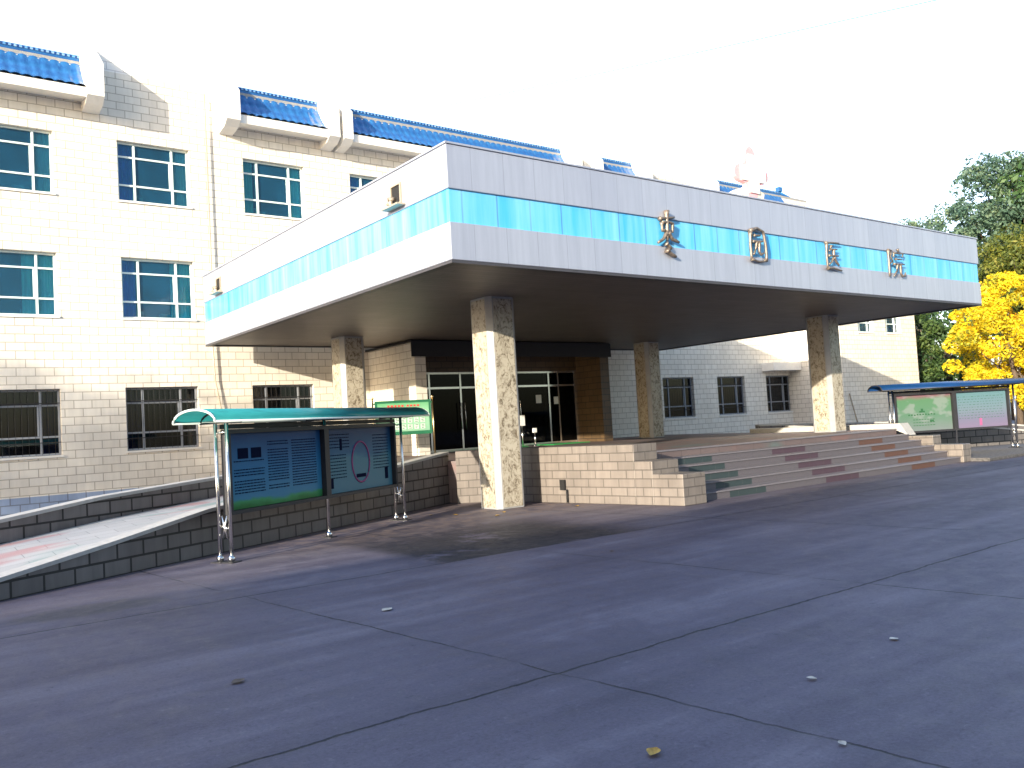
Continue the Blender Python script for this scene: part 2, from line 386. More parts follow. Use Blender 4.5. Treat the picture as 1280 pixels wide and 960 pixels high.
# ------------------------------------------------------------------ mesh building
class MB:
    def __init__(s): s.v = []; s.f = []; s.sm = []
    def add(s, vs, fs, smooth=False):
        n = len(s.v); s.v += [Vector(p) for p in vs]
        s.f += [tuple(i + n for i in f) for f in fs]; s.sm += [smooth] * len(fs)
        return s
    def quad(s, a, b, c, d): return s.add([a, b, c, d], [(0, 1, 2, 3)])
    def box(s, x0, y0, z0, x1, y1, z1):
        vs = [(x, y, z) for z in (z0, z1) for y in (y0, y1) for x in (x0, x1)]
        return s.add(vs, [(0, 2, 3, 1), (4, 5, 7, 6), (0, 1, 5, 4), (2, 6, 7, 3), (0, 4, 6, 2), (1, 3, 7, 5)])
    def fbox(s, o, ex, ey, lo, hi):
        """box in a rotated frame: origin o, horizontal axes ex, ey"""
        o, ex, ey = Vector(o), Vector(ex), Vector(ey)
        vs = [o + ex * x + ey * y + Vector((0, 0, z)) for z in (lo[2], hi[2]) for y in (lo[1], hi[1]) for x in (lo[0], hi[0])]
        return s.add(vs, [(0, 2, 3, 1), (4, 5, 7, 6), (0, 1, 5, 4), (2, 6, 7, 3), (0, 4, 6, 2), (1, 3, 7, 5)])
    def bevbox(s, x0, y0, z0, x1, y1, z1, c):
        """box with chamfered vertical edges"""
        p = [(x0 + c, y0), (x1 - c, y0), (x1, y0 + c), (x1, y1 - c), (x1 - c, y1), (x0 + c, y1), (x0, y1 - c), (x0, y0 + c)]
        return s.prism(p, z0, z1)
    def prism(s, poly, z0, z1):
        n = len(poly)
        vs = [(x, y, z0) for x, y in poly] + [(x, y, z1) for x, y in poly]
        fs = [(i, (i + 1) % n, (i + 1) % n + n, i + n) for i in range(n)]
        fs += [tuple(range(n - 1, -1, -1)), tuple(range(n, 2 * n))]
        return s.add(vs, fs)
    def extrude(s, poly3, vec):
        n = len(poly3); vec = Vector(vec)
        vs = [Vector(p) for p in poly3] + [Vector(p) + vec for p in poly3]
        fs = [(i, (i + 1) % n, (i + 1) % n + n, i + n) for i in range(n)]
        fs += [tuple(range(n - 1, -1, -1)), tuple(range(n, 2 * n))]
        return s.add(vs, fs)
    def tube(s, pts, rad, seg=8, flat=1.0, flat_axis=None):
        pts = [Vector(p) for p in pts]
        if not isinstance(rad, (list, tuple)): rad = [rad] * len(pts)
        vs = []; fs = []
        up = Vector((0, 0, 1))
        for i, p in enumerate(pts):
            t = (pts[min(i + 1, len(pts) - 1)] - pts[max(i - 1, 0)]).normalized()
            ref = Vector(flat_axis) if flat_axis else (Vector((1, 0, 0)) if abs(t.z) > .9 else up)
            a = t.cross(ref).normalized(); b = a.cross(t).normalized()
            for k in range(seg):
                an = 2 * math.pi * k / seg
                vs.append(p + a * math.cos(an) * rad[i] + b * math.sin(an) * rad[i] * flat)
        n = len(pts)
        for i in range(n - 1):
            for k in range(seg):
                k2 = (k + 1) % seg
                fs.append((i * seg + k, i * seg + k2, (i + 1) * seg + k2, (i + 1) * seg + k))
        fs.append(tuple(range(seg - 1, -1, -1))); fs.append(tuple(range((n - 1) * seg, n * seg)))
        return s.add(vs, fs, True)
    def sphere(s, c, r, seg=10, rings=6, sz=1.0):
        c = Vector(c); vs = [c + Vector((0, 0, r * sz))]; fs = []
        for i in range(1, rings):
            th = math.pi * i / rings
            for k in range(seg):
                ph = 2 * math.pi * k / seg
                vs.append(c + Vector((r * math.sin(th) * math.cos(ph), r * math.sin(th) * math.sin(ph), r * math.cos(th) * sz)))
        vs.append(c - Vector((0, 0, r * sz))); last = len(vs) - 1
        for k in range(seg):
            fs.append((0, 1 + k, 1 + (k + 1) % seg))
            b = 1 + (rings - 2) * seg
            fs.append((b + k, last, b + (k + 1) % seg))
            for i in range(rings - 2):
                a = 1 + i * seg
                fs.append((a + k, a + seg + k, a + seg + (k + 1) % seg, a + (k + 1) % seg))
        return s.add(vs, fs, True)
    def build(s, name, mat, parent=None, uv=None, bevel=0.0):
        off = Vector((0, 0, 0)); p = parent
        if p is not None: off = ROOT.get(p.name, Vector((0, 0, 0)))
        me = bpy.data.meshes.new(name)
        me.from_pydata([tuple(v - off) for v in s.v], [], s.f); me.update()
        uvl = me.uv_layers.new(name='UVMap')
        for pi, poly in enumerate(me.polygons):
            nrm = poly.normal
            if uv is None:
                if abs(nrm.z) > .8: t, w = Vector((1, 0, 0)), Vector((0, 1, 0))
                else:
                    t = Vector((-nrm.y, nrm.x, 0)); t = t.normalized() if t.length > 1e-6 else Vector((1, 0, 0))
                    if t.x < -1e-4 or (abs(t.x) <= 1e-4 and t.y < 0): t = -t
                    w = Vector((0, 0, 1))
                for li in poly.loop_indices:
                    q = s.v[me.loops[li].vertex_index]
                    uvl.data[li].uv = (q.dot(t), q.dot(w))
            else:
                for li in poly.loop_indices:
                    uvl.data[li].uv = uv(s.v[me.loops[li].vertex_index], pi)
            poly.use_smooth = s.sm[pi]
        me.materials.append(mat)
        o = bpy.data.objects.new(name, me); COL.objects.link(o)
        if parent is not None:
            o.parent = parent; ROOT[o.name] = off
        else:
            ROOT[o.name] = off
        if bevel:
            bv = o.modifiers.new('bevel', 'BEVEL'); bv.width = bevel; bv.segments = 2; bv.limit_method = 'ANGLE'
        return o

def thing(name, loc, label, cat, group=None):
    o = bpy.data.objects.new(name, None); COL.objects.link(o)
    o.location = loc; o.empty_display_size = .3
    ROOT[o.name] = Vector(loc)
    o['label'] = label; o['category'] = cat
    if group: o['group'] = group
    return o
def tag(o, label, cat, group=None):
    o['label'] = label; o['category'] = cat
    if group: o['group'] = group
    return o
def recentre(o):
    """give a single-mesh thing its own origin at the middle of its base"""
    vs = o.data.vertices
    xs = [v.co.x for v in vs]; ys = [v.co.y for v in vs]; zs = [v.co.z for v in vs]
    c = Vector(((min(xs) + max(xs)) / 2, (min(ys) + max(ys)) / 2, min(zs)))
    o.data.transform(Matrix.Translation(-c)); o.location = c
    return o
def structure(o): o['kind'] = 'structure'; return o

# ------------------------------------------------------------------ ground
g = MB().quad((-300, -300, 0), (320, -300, 0), (320, 320, 0), (-300, 320, 0)).build('ground', M['concrete'])
structure(g)
kb = MB()
kb.box(22.35, 9.95, 0, 46, 13.2, .09)
structure(kb.build('raised_pavement', M['soil'], bevel=.01))

# ------------------------------------------------------------------ hospital building
YF = 22.88
H = thing('hospital_building', (16, YF, 0), 'three-storey cream tiled hospital with blue tiled eaves behind the porch', 'building')
WX = lambda i: 1.93 + 3.247 * i
WW = 1.79
ROWS = {1: (1.50, 3.09), 2: (4.85, 6.40), 3: (7.86, 9.41)}
wins = [(i, f) for f in (3,) for i in (-1, 0, 1, 2, 3, 4)] + [(i, 2) for i in (-1, 0, 1, 2, 3)] + [(i, 1) for i in (-1, 0, 1, 2, 7, 8, 9)]
holes = [(WX(i), ROWS[f][0], WX(i) + WW, ROWS[f][1]) for i, f in wins]
door_hole = (12.35, .88, 18.9, 3.9)

def wall_grid(mb, x0, x1, z0, z1, holes, y, rev):
    xs = sorted({x0, x1, *[h[0] for h in holes], *[h[2] for h in holes]})
    zs = sorted({z0, z1, *[h[1] for h in holes], *[h[3] for h in holes]})
    for a, b in zip(xs, xs[1:]):
        for c, d in zip(zs, zs[1:]):
            mx, mz = (a + b) / 2, (c + d) / 2
            if any(h[0] < mx < h[2] and h[1] < mz < h[3] for h in holes): continue
            mb.quad((a, y, c), (b, y, c), (b, y, d), (a, y, d))
    for h in holes:
        a, c, b, d = h
        mb.quad((a, y, c), (a, y, d), (a, y + rev, d), (a, y + rev, c))
        mb.quad((b, y, c), (b, y + rev, c), (b, y + rev, d), (b, y, d))
        mb.quad((a, y, d), (b, y, d), (b, y + rev, d), (a, y + rev, d))
        mb.quad((a, y, c), (a, y + rev, c), (b, y + rev, c), (b, y, c))

BX0, BX1, BT = -14.0, 35.2, 11.15
w = MB(); wall_grid(w, BX0, BX1, 0, BT, holes + [door_hole], YF, .25)
w.build('front_wall', M['tile'], H)
w = MB()
w.quad((BX0, YF, 0), (BX0, YF, BT), (BX0, 36, BT), (BX0, 36, 0))
w.quad((BX1, YF, 0), (BX1, 36, 0), (BX1, 36, BT), (BX1, YF, BT))
w.quad((BX0, 36, 0), (BX0, 36, BT), (BX1, 36, BT), (BX1, 36, 0))
w.build('outer_wall', M['tile'], H)
MB().box(BX0, YF + .02, BT, BX1, 36, BT + .12).build('roof_deck', M['roofslab'], H)
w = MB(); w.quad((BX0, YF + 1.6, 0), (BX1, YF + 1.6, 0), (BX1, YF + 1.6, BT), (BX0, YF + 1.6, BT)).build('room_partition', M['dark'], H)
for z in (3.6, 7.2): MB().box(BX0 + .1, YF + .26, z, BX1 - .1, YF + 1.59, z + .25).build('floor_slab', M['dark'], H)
MB().box(BX0, YF - .015, 0, 11.95, YF - .002, .56).build('wall_foot_strip', M['base'], H)  # bluish tiled strip along the foot of the front wall

def curtain(mb, x0, x1, y, z0, z1, waves):
    n = max(8, int(waves * 8)); vs = []; fs = []
    for k in range(n + 1):
        t = k / n; x = x0 + (x1 - x0) * t
        yy = y + .035 * math.sin(t * waves * 2 * math.pi) + .012 * math.sin(t * 37)
        vs += [(x, yy, z0), (x, yy, z1)]
    for k in range(n): fs.append((2 * k, 2 * k + 2, 2 * k + 3, 2 * k + 1))
    mb.add(vs, fs, True)

def window(x0, z0, z1, y, floor, seed, wdt=WW, plainset=None, parent=None):
    rnd = random.Random(seed)
    parent = parent or H
    x1 = x0 + wdt; h = z1 - z0
    yw = y + .13
    f = MB(); t = .05
    e = .004
    f.box(x0 + e, yw, z0 + e, x0 + t, yw + .07, z1 - e).box(x1 - t, yw, z0 + e, x1 - e, yw + .07, z1 - e)
    f.box(x0 + t, yw, z0 + e, x1 - t, yw + .07, z0 + t).box(x0 + t, yw, z1 - t, x1 - t, yw + .07, z1 - e)
    c1, c2 = x0 + .24 * wdt, x0 + .765 * wdt
    for c in (c1, c2): f.box(c - .026, yw - .006, z0 + t, c + .026, yw + .06, z1 - t)
    r1, r2 = z0 + .28 * h, z0 + .755 * h
    for r in (r1, r2):
        for a, b in ((x0 + t, c1 - .032), (c1 + .032, c2 - .032), (c2 + .032, x1 - t)):
            f.box(a, yw, r - .022, b, yw + .06, r + .022)
    f.box(c2 - .075, yw + .005, r1 + .028, c2 - .037, yw + .05, r2 - .028)
    W = f.build('window', M['frame'] if floor > 1 else M['greyframe'], parent)
    MB().box(x0 + t, yw + .03, z0 + t, x1 - t, yw + .036, z1 - t).build('pane', M['glass'] if floor > 1 else M['glass_dark'], W)
    MB().box(x0 - .03, y - .035, z0 - .05, x1 + .03, y + .125, z0 - .002).build('sill', M['white'], W)
    if plainset == 'white':
        c = MB(); curtain(c, x0 + .02, x1 - .02, y + .27, z0 + .03, z1 - .03, 9); c.build('curtain', M['white_cloth'], W)
        return W
    kinds = ['teal_cloth', 'teal_cloth', 'blue_cloth', 'beige_cloth', 'teal_cloth'] if floor > 1 else ['blue_cloth', 'blue_cloth', 'teal_cloth']
    chosen = CURT.get(seed)
    for side in (0, 1):
        if chosen:
            if not chosen[side]: continue
            k, wd = chosen[side][0], chosen[side][1] * wdt
        else:
            wd = wdt * rnd.uniform(.2, .3); k = rnd.choice(kinds)
        c = MB()
        if side == 0: curtain(c, x0 + .03, x0 + wd, y + .27, z0 + .03, z1 - .03, 3 + rnd.random() * 2)
        else: curtain(c, x1 - wd, x1 - .03, y + .27, z0 + .03, z1 - .03, 3 + rnd.random() * 2)
        c.build('curtain', M[k], W)
    if floor == 1:
        b = MB(); n = 13
        for k in range(1, n):
            x = x0 + wdt * k / n
            b.tube([(x, y + .06, z0 + .02), (x, y + .06, z1 - .02)] , .0045, 5)
        b.box(x0 + .01, y + .052, z0 + .30, x1 - .01, y + .068, z0 + .32).box(x0 + .01, y + .052, z1 - .35, x1 - .01, y + .068, z1 - .33)
        b.build('security_bars', M['iron'], W)
    else:
        for _ in range(2):
            b = MB(); px = rnd.uniform(x0 + .3, x1 - .4); s = rnd.uniform(.12, .3)
            b.box(px, y + .42, z0 + .03, px + s, y + .55, z0 + .03 + rnd.uniform(.12, .26))
            b.build('sill_box', M['boxes'], W)
    return W
T_, B_, G_ = 'teal_cloth', 'blue_cloth', 'beige_cloth'
CURT = {310: (None, (G_, .23)), 311: ((B_, .22), (G_, .22)), 312: ((T_, .2), (T_, .21)), 313: ((B_, .24), (T_, .22)),
        210: (None, (T_, .40)), 211: ((B_, .22), (T_, .30)), 212: ((T_, .24), (B_, .22)),
        110: (None, (B_, .23)), 111: ((B_, .22), (T_, .14)), 112: ((B_, .15), (T_, .16))}
for i, f in wins: window(WX(i), *ROWS[f], YF, f, f * 100 + 10 + i)

# eave roofs of glazed tiles, with ridge caps and white eave bands
EP = .66
def eave(x0, x1, hip=False):
    yb, ye = YF + .10, YF - EP
    zt, ze = 11.30, 10.40
    step = .0575; n = int(round((x1 - x0) / step)); prof = 8
    vs = []; fs = []
    for i in range(n + 1):
        x = x0 + (x1 - x0) * i / n
        rib = abs(math.sin((x - x0) / .23 * math.pi)) ** .6
        for j in range(prof + 1):
            t = j / prof
            y = yb + (ye - yb) * t
            z = zt + (ze - zt) * (1 - (1 - t) ** 1.55)
            vs.append((x, y, z + .05 * rib))
    for i in range(n):
        for j in range(prof):
            a = i * (prof + 1) + j
            fs.append((a, a + 1, a + prof + 2, a + prof + 1))
    e = MB().add(vs, fs, True)
    r = e.build('eave_roof', M['rooftile'], H)
    c = MB(); c.box(x0, yb - .06, zt - .06, x1, yb + .12, zt + .13)
    c.build('ridge_cap', M['rooftile'], r)
    MB().box(x0, yb - .075, zt + .055, x1, yb - .0605, zt + .11).build('ridge_lattice', M['lattice'], r)
    d = MB()
    d.extrude([(x0, ye + .03, ze - .24), (x0, ye + .03, ze - .01), (x0, YF - .01, ze + .35), (x0, YF - .01, ze - .16)], (x1 - x0, 0, 0))
    d.build('eave_band', M['white'], r)
    return r
eave(-14, 4.39); eave(8.16, 10.74); eave(11.50, 20.16); eave(21.53, 23.75); rL = eave(28.0, 33.2)
# sloping verge with finial where the roof ends
v = MB(); v.tube([(33.2, YF + .1, 11.42), (33.9, YF + .1, 11.28), (34.6, YF + .1, 11.10), (35.2, YF + .1, 11.02)], .07, 6)
v.box(33.12, YF, 11.46, 33.36, YF + .2, 11.66)
v.build('verge_tiles', M['rooftile'], rL)

def fin(x0, x1):
    y0, y1 = YF - .01, YF - .72
    p = [(y0, 9.98), (y1 + .22, 10.05), (y1, 10.2), (y1, 11.02), (y1 + .2, 11.2), (y0, 11.62)]
    MB().extrude([(x0, y, z) for y, z in p], (x1 - x0, 0, 0)).build('gable_fin', M['white'], H)
for a in ((4.39, 4.78), (7.78, 8.16), (10.74, 11.08), (11.2, 11.50), (20.16, 20.5), (21.2, 21.53), (23.75, 24.1), (27.66, 28.0)): fin(*a)
for a, b in ((4.78, 7.78), (24.1, 27.66)):
    p = MB(); p.box(a, YF - .004, BT + .001, b, YF + .2, 12.0)
    pp = p.build('parapet_panel', M['paratile'], H)
    MB().box(a, YF - .008, 12.001, b, YF + .21, 12.05).build('parapet_coping', M['white'], pp)
for a, b in ((11.08, 11.2), (20.5, 21.2)):
    MB().box(a, YF - .004, BT + .001, b, YF + .2, 11.5).build('parapet_panel', M['paratile'], H)
d = MB(); d.tube([(7.42, YF - .07, 11.0), (7.42, YF - .07, 5.0), (7.36, YF - .07, 4.4), (7.40, YF - .07, 3.2), (7.52, YF - .07, 2.5), (7.5, YF - .07, .2)], .018, 6)
d.build('drainpipe', M['pipe'], H)

# projecting right wing
WY = 20.3
w = MB(); wh = (34.35, 4.75, 35.6, 6.3)
wall_grid(w, 32.9, 39.2, 0, 8.2, [wh, (36.6, 4.75, 37.9, 6.3)], WY, .25)
w.quad((32.9, WY, 0), (32.9, WY, 8.2), (32.9, YF, 8.2), (32.9, YF, 0))
w.quad((39.2, WY, 0), (39.2, 36, 0), (39.2, 36, 8.2), (39.2, WY, 8.2))
w.quad((35.2, 36, 0), (35.2, 36, 8.2), (39.2, 36, 8.2), (39.2, 36, 0))
WG = w.build('wing_wall', M['tile'], H)
MB().box(32.85, WY - .05, 8.2, 39.25, 36, 8.34).build('wing_roof', M['coping'], WG)
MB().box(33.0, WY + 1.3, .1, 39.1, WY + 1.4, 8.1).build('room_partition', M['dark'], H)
window(34.35, 4.75, 6.3, WY, 2, 5, 1.25, 'white'); window(36.6, 4.75, 6.3, WY, 2, 6, 1.3, 'white')
MB().box(30.9, YF - .62, 3.28, 32.88, YF - .003, 3.62).build('door_hood', M['white'], H)

# entrance lobby between its two tiled side walls
for a, b, k in ((12.0, 12.35, 'tile'), (18.9, 19.28, 'lobbytile')):
    MB().box(a, 20.2, .905, b, YF - .002, 4.02).build('lobby_wall', M[k], H)
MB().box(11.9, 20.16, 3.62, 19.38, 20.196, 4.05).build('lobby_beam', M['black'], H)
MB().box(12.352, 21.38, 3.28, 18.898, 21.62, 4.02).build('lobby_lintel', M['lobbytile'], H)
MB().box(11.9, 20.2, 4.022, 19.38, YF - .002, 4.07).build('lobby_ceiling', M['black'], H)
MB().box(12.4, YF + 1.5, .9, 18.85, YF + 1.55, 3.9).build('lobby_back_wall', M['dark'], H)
sc = MB()
mulls = [12.38, 13.2, 14.3, 15.35, 16.4, 17.75, 18.15, 18.87]
for x in mulls: sc.box(x - .03, 21.46, .905, x + .03, 21.54, 3.278)
for a, b in zip(mulls, mulls[1:]):
    sc.box(a + .03, 21.47, .905, b - .03, 21.53, .98); sc.box(a + .03, 21.47, 2.78, b - .03, 21.53, 2.84); sc.box(a + .03, 21.47, 3.22, b - .03, 21.53, 3.278)
SC = sc.build('door_screen', M['steel'], H)
for a, b in zip(mulls, mulls[1:]): MB().box(a + .03, 21.49, .98, b - .03, 21.5, 3.22).build('door_glass', M['glass_door'], SC)
for x in (14.22, 14.38, 16.32, 16.48):
    MB().tube([(x, 21.46, 1.55), (x, 21.38, 1.55), (x, 21.38, 2.35), (x, 21.46, 2.35)], .018, 8).build('pull_handle', M['steel'], SC)
for x, z, s in ((15.1, 2.05, .26), (16.05, 2.2, .3), (17.2, 2.25, .22), (17.95, 2.2, .2)):
    MB().box(x, 21.475, z, x + s, 21.482, z + s * 1.2).build('notice_sheet', M['paper'], SC)

# ------------------------------------------------------------------ porch canopy
C = thing('porch_canopy', (15.5, 16.4, 0), 'wide flat porch canopy with silver fascia and blue band on marble columns', 'canopy')
cx0, cx1, cy0, cy1 = 7.0, 24.0, 10.55, 22.26
zs, zb, zt2, ztop = 4.08, 4.69, 5.20, 5.88
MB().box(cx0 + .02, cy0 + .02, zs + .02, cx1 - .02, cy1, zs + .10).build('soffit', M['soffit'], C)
MB().box(cx0 + .15, cy0 + .15, 5.55, cx1 - .15, cy1, 5.65).build('roof_deck', M['roofslab'], C)
def ring(mb, z0, z1, out, th=.12):
    a, b, c, d = cx0 - out, cx1 + out, cy0 - out, cy1
    mb.box(a, c, z0, b, c + th, z1)
    mb.box(a, c + th, z0, a + th, d, z1); mb.box(b - th, c + th, z0, b, d, z1)
    mb.box(a + th, d - th, z0, b - th, d, z1)
m_ = MB(); ring(m_, zs + .035, zb, 0); m_.build('lower_fascia', M['alu'], C, bevel=.012)
m_ = MB(); ring(m_, zb + .001, zt2 - .001, -.03, .08); m_.build('blue_band', M['band'], C)
m_ = MB(); ring(m_, zt2, ztop, 0); m_.build('upper_fascia', M['alu'], C, bevel=.012)
m_ = MB(); ring(m_, zs - .01, zs + .032, -.006, .14); m_.build('drip_edge', M['drip'], C)
m_ = MB(); ring(m_, ztop + .001, ztop + .03, .02, .16); m_.build('top_capping', M['alu'], C)
for y in (12.08, 21.0):
    s_ = MB(); r = .17
    s_.box(cx0 - .03, y - r, 5.30, cx0 - .002, y + r, 5.33).box(cx0 - .03, y - r, 5.62, cx0 - .002, y + r, 5.65)
    s_.box(cx0 - .03, y - r, 5.33, cx0 - .002, y - r + .03, 5.62).box(cx0 - .03, y + r - .03, 5.33, cx0 - .002, y + r, 5.62)
    S_ = s_.build('drain_spout', M['pipe'], C)
    MB().box(cx0 - .008, y - r + .03, 5.33, cx0 - .003, y + r - .03, 5.62).build('spout_mouth', M['dark'], S_)
    MB().tube([(cx0 - .01, y + .05, 5.42), (cx0 - .13, y + .05, 5.40), (cx0 - .15, y + .05, 5.30)], .035, 8).build('spout_pipe', M['pipe'], S_)
    MB().box(cx0 - .16, y - r - .1, 5.25, cx0 - .004, y + r + .1, 5.275).build('spout_lip', M['pipe'], S_)

def column(x0, y0, z0, s=.68):
    x1, y1 = x0 + s, y0 + s; ch = .09
    c = MB().bevbox(x0, y0, z0, x1, y1, zs + .02, ch).build('column', M['marble_trim'], C)
    p = MB(); e = .006; a = ch + .025
    p.box(x0 - e, y0 + a, z0 + .03, x0 - .001, y1 - a, zs - .02)
    p.box(x1 + .001, y0 + a, z0 + .03, x1 + e, y1 - a, zs - .02)
    p.box(x0 + a, y0 - e, z0 + .03, x1 - a, y0 - .001, zs - .02)
    p.box(x0 + a, y1 + .001, z0 + .03, x1 - a, y1 + e, zs - .02)
    p.build('marble_facing', M['marble'], c)
column(9.56, 13.24, 0.002); column(9.66, 19.85, .903); column(20.84, 13.24, .903); column(20.72, 19.85, .903)

# raised brush-written characters on the front fascia
S1 = [([(.18, .80), (.5, .83), (.84, .87)], .05), ([(.52, 1.0), (.5, .7), (.47, .34)], .06), ([(.27, .72), (.28, .52)], .045),
      ([(.27, .72), (.55, .75), (.76, .73), (.72, .53)], .05), ([(.3, .55), (.7, .57)], .035), ([(.48, .52), (.3, .36), (.06, .27)], .055),
      ([(.52, .52), (.7, .38), (.98, .33)], .06), ([(.40, .27), (.52, .22), (.62, .16)], .06), ([(.42, .13), (.6, .05), (.80, 0)], .07)]
S2 = [([(.14, .88), (.1, .5), (.12, .08)], .06), ([(.12, .90), (.5, 1.0), (.84, .92), (.93, .5), (.92, .06), (.80, .10)], .06), ([(.12, .08), (.5, .03), (.90, .06)], .05),
      ([(.32, .78), (.66, .80)], .05), ([(.24, .60), (.5, .62), (.76, .63)], .05), ([(.44, .60), (.38, .38), (.24, .22)], .05), ([(.58, .60), (.56, .32), (.64, .24), (.80, .30)], .05)]
S3 = [([(.08, .93), (.5, .96), (.94, .98)], .055), ([(.14, .93), (.10, .5), (.12, .06)], .055), ([(.12, .06), (.5, .08), (1.0, .02)], .06),
      ([(.44, .86), (.38, .74), (.28, .66)], .05), ([(.38, .73), (.6, .74), (.80, .75)], .045), ([(.24, .50), (.5, .51), (.88, .53)], .05),
      ([(.58, .73), (.55, .48), (.42, .30), (.24, .20)], .055), ([(.56, .46), (.70, .30), (.86, .20)], .06)]
S4 = [([(.10, .94), (.10, .5), (.09, 0)], .055), ([(.10, .93), (.30, .92), (.20, .70), (.33, .54), (.15, .45)], .042), ([(.66, 1.0), (.71, .90)], .055),
      ([(.42, .84), (.39, .70)], .045), ([(.42, .84), (.7, .85), (.97, .86), (.90, .74)], .042), ([(.50, .63), (.86, .65)], .042), ([(.38, .45), (.7, .47), (1.0, .48)], .045),
      ([(.58, .45), (.53, .22), (.34, .02)], .048), ([(.76, .45), (.75, .14), (.83, .05), (1.0, .07), (1.02, .20)], .05)]
def char(strokes, x0, z0, wd, ht):
    mb = MB(); y = cy0 - .055
    for pts, r in strokes:
        P = []
        for (a, b), (c, d) in zip(pts, pts[1:]):
            for k in range(4): P.append((a + (c - a) * k / 4, b + (d - b) * k / 4))
        P.append(pts[-1]); n = len(P)
        rad = [.82 * r * ht * (.78 + .5 * math.exp(-((i / (n - 1)) / .16) ** 2) - .35 * max(0, i / (n - 1) - .75) * 2) for i in range(n)]
        mb.tube([(x0 + a * wd, y, z0 + b * ht) for a, b in P], rad, 8, 1.0)
    # flatten to a brush-like relief, back face on the panel
    for v_ in mb.v: v_.y = y + (v_.y - y) * 1.15
    return mb.build('character', M['char'], C)
char(S1, 11.40, 4.50, .60, .84); char(S2, 14.04, 4.56, .60, .70); char(S3, 16.68, 4.57, .60, .64); char(S4, 19.22, 4.58, .78, .68)

# emblem on the canopy roof edge
E_ = thing('rooftop_emblem', (14.7, 10.85, 5.91), 'pale pink and white cross emblem on a cream stand above the porch fascia', 'emblem')
y0 = 10.80
def blob(cx, cz, k=1.0):
    P = []
    for i in range(64):
        a = 2 * math.pi * i / 64
        r = (.43 + .13 * math.cos(4 * a)) * k
        P.append((cx + r * math.cos(a), y0, cz + r * 1.04 * math.sin(a)))
    return P
MB().extrude(blob(14.72, 6.50), (0, .10, 0)).build('pink_disc', M['emblem_pink'], E_)
cr = MB(); a, l = .16, .40
cp = [(-a, -l), (a, -l), (a, -a), (l, -a), (l, a), (a, a), (a, l), (-a, l), (-a, a), (-l, a), (-l, -a), (-a, -a)]
cr.extrude([(14.76 + x, y0 - .03, 6.50 + z) for x, z in cp], (0, .028, 0)).build('white_cross', M['emblem_white'], E_)
MB().extrude([(14.36, y0 + .01, 5.912), (15.04, y0 + .01, 5.912), (15.12, y0 + .01, 6.12), (14.95, y0 + .01, 6.2), (14.45, y0 + .01, 6.2), (14.28, y0 + .01, 6.12)], (0, .30, 0)).build('cream_base', M['emblem_cream'], E_)

# ------------------------------------------------------------------ platform and steps
P_ = thing('entrance_platform', (16, 16, 0), 'raised tiled platform with broad banded granite steps under the porch', 'steps')
ZP = .90
deck = [(10.15, 15.2), (10.9, 14.9), (11.35, 12.13), (22.0, 12.13), (22.0, 15.6), (22.9, 17.0), (24.0, YF - .02), (9.0, YF - .02), (9.0, 17.1)]
MB().prism(deck, 0, ZP).build('platform_deck', M['deck'], P_)
for k in range(5):
    z = .15 * (k + 1); ya = 10.5 + .325 * k
    s_ = MB().box(12.0, ya, 0 if k == 0 else z - .15 + .001, 22.0, 12.128, z - .03).build('stair_step', M['step'], P_)
    MB().box(12.0, ya - .02, z - .029, 22.0, 12.128, z).build('step_nosing', M['step' if False else 'nosing'], s_, bevel=.006)
MB().box(12.0, 12.11, .871, 22.0, 12.30, .905).build('step_nosing', M['nosing'], P_, bevel=.006)
# left cheek wall, stepping down
def wall_run(mb, p0, p1, th, z0, z1a, z1b=None):
    z1b = z1a if z1b is None else z1b
    p0, p1 = Vector((*p0, 0)), Vector((*p1, 0)); t = (p1 - p0).normalized(); n = Vector((t.y, -t.x, 0)) * th
    pts = [p0, p1, p1 + n, p0 + n]
    vs = [q + Vector((0, 0, z0)) for q in pts] + [pts[0] + Vector((0, 0, z1a)), pts[1] + Vector((0, 0, z1b)), pts[2] + Vector((0, 0, z1b)), pts[3] + Vector((0, 0, z1a))]
    mb.add(vs, [(0, 1, 5, 4), (1, 2, 6, 5), (2, 3, 7, 6), (3, 0, 4, 7), (3, 2, 1, 0), (4, 5, 6, 7)])
    return mb
L0, L1 = Vector((10.62, 14.75)), Vector((11.40, 10.25))
def onL(y): t = (y - L0.y) / (L1.y - L0.y); return (L0.x + (L1.x - L0.x) * t, y)
cw = MB()
th = .62
for ya, yb, z in ((14.75, 11.25, 1.11), (11.25, 10.87, .80), (10.87, 10.25, .56)):
    a, b = onL(ya), onL(yb)
    cw.prism([a, b, (12.0 - .003, b[1]), (12.0 - .003, a[1])] if ya < 12 else [a, b, (b[0] + th, b[1]), (a[0] + th, a[1])], 0, z)
CW = cw.build('cheek_wall', M['plinth'], P_, bevel=.012)
a = onL(12.95); MB().box(a[0] - .035, a[1] - .07, .26, a[0] + .02, a[1] + .07, .46).build('drain_hole', M['dark'], CW)
MB().tube([(a[0] - .02, a[1] - .12, .27), (a[0] - .02, a[1] - .12, .02)], .02, 6).build('drain_stub', M['dark'], CW)
# lit corner wall joining the ramp
cw = MB(); wall_run(cw, (9.93, 15.24), (10.615, 14.75), -.35, 0, 1.10); cw.build('corner_wall', M['plinth'], P_)
# right cheek and parapet
rw_ = MB()
rw_.extrude([(22.003, 16.9, .85), (22.003, 12.1, .85), (22.003, 11.82, .72), (22.003, 12.02, 1.04), (22.003, 16.9, 1.04)][::-1], (.42, 0, 0))
rw_.build('side_parapet', M['coping'], P_)
rw_ = MB(); rw_.box(22.003, 11.16, 0, 22.42, 16.9, .70); rw_.box(22.003, 10.42, 0, 22.42, 11.158, .46)
rw_.build('cheek_wall', M['plinth'], P_, bevel=.012)

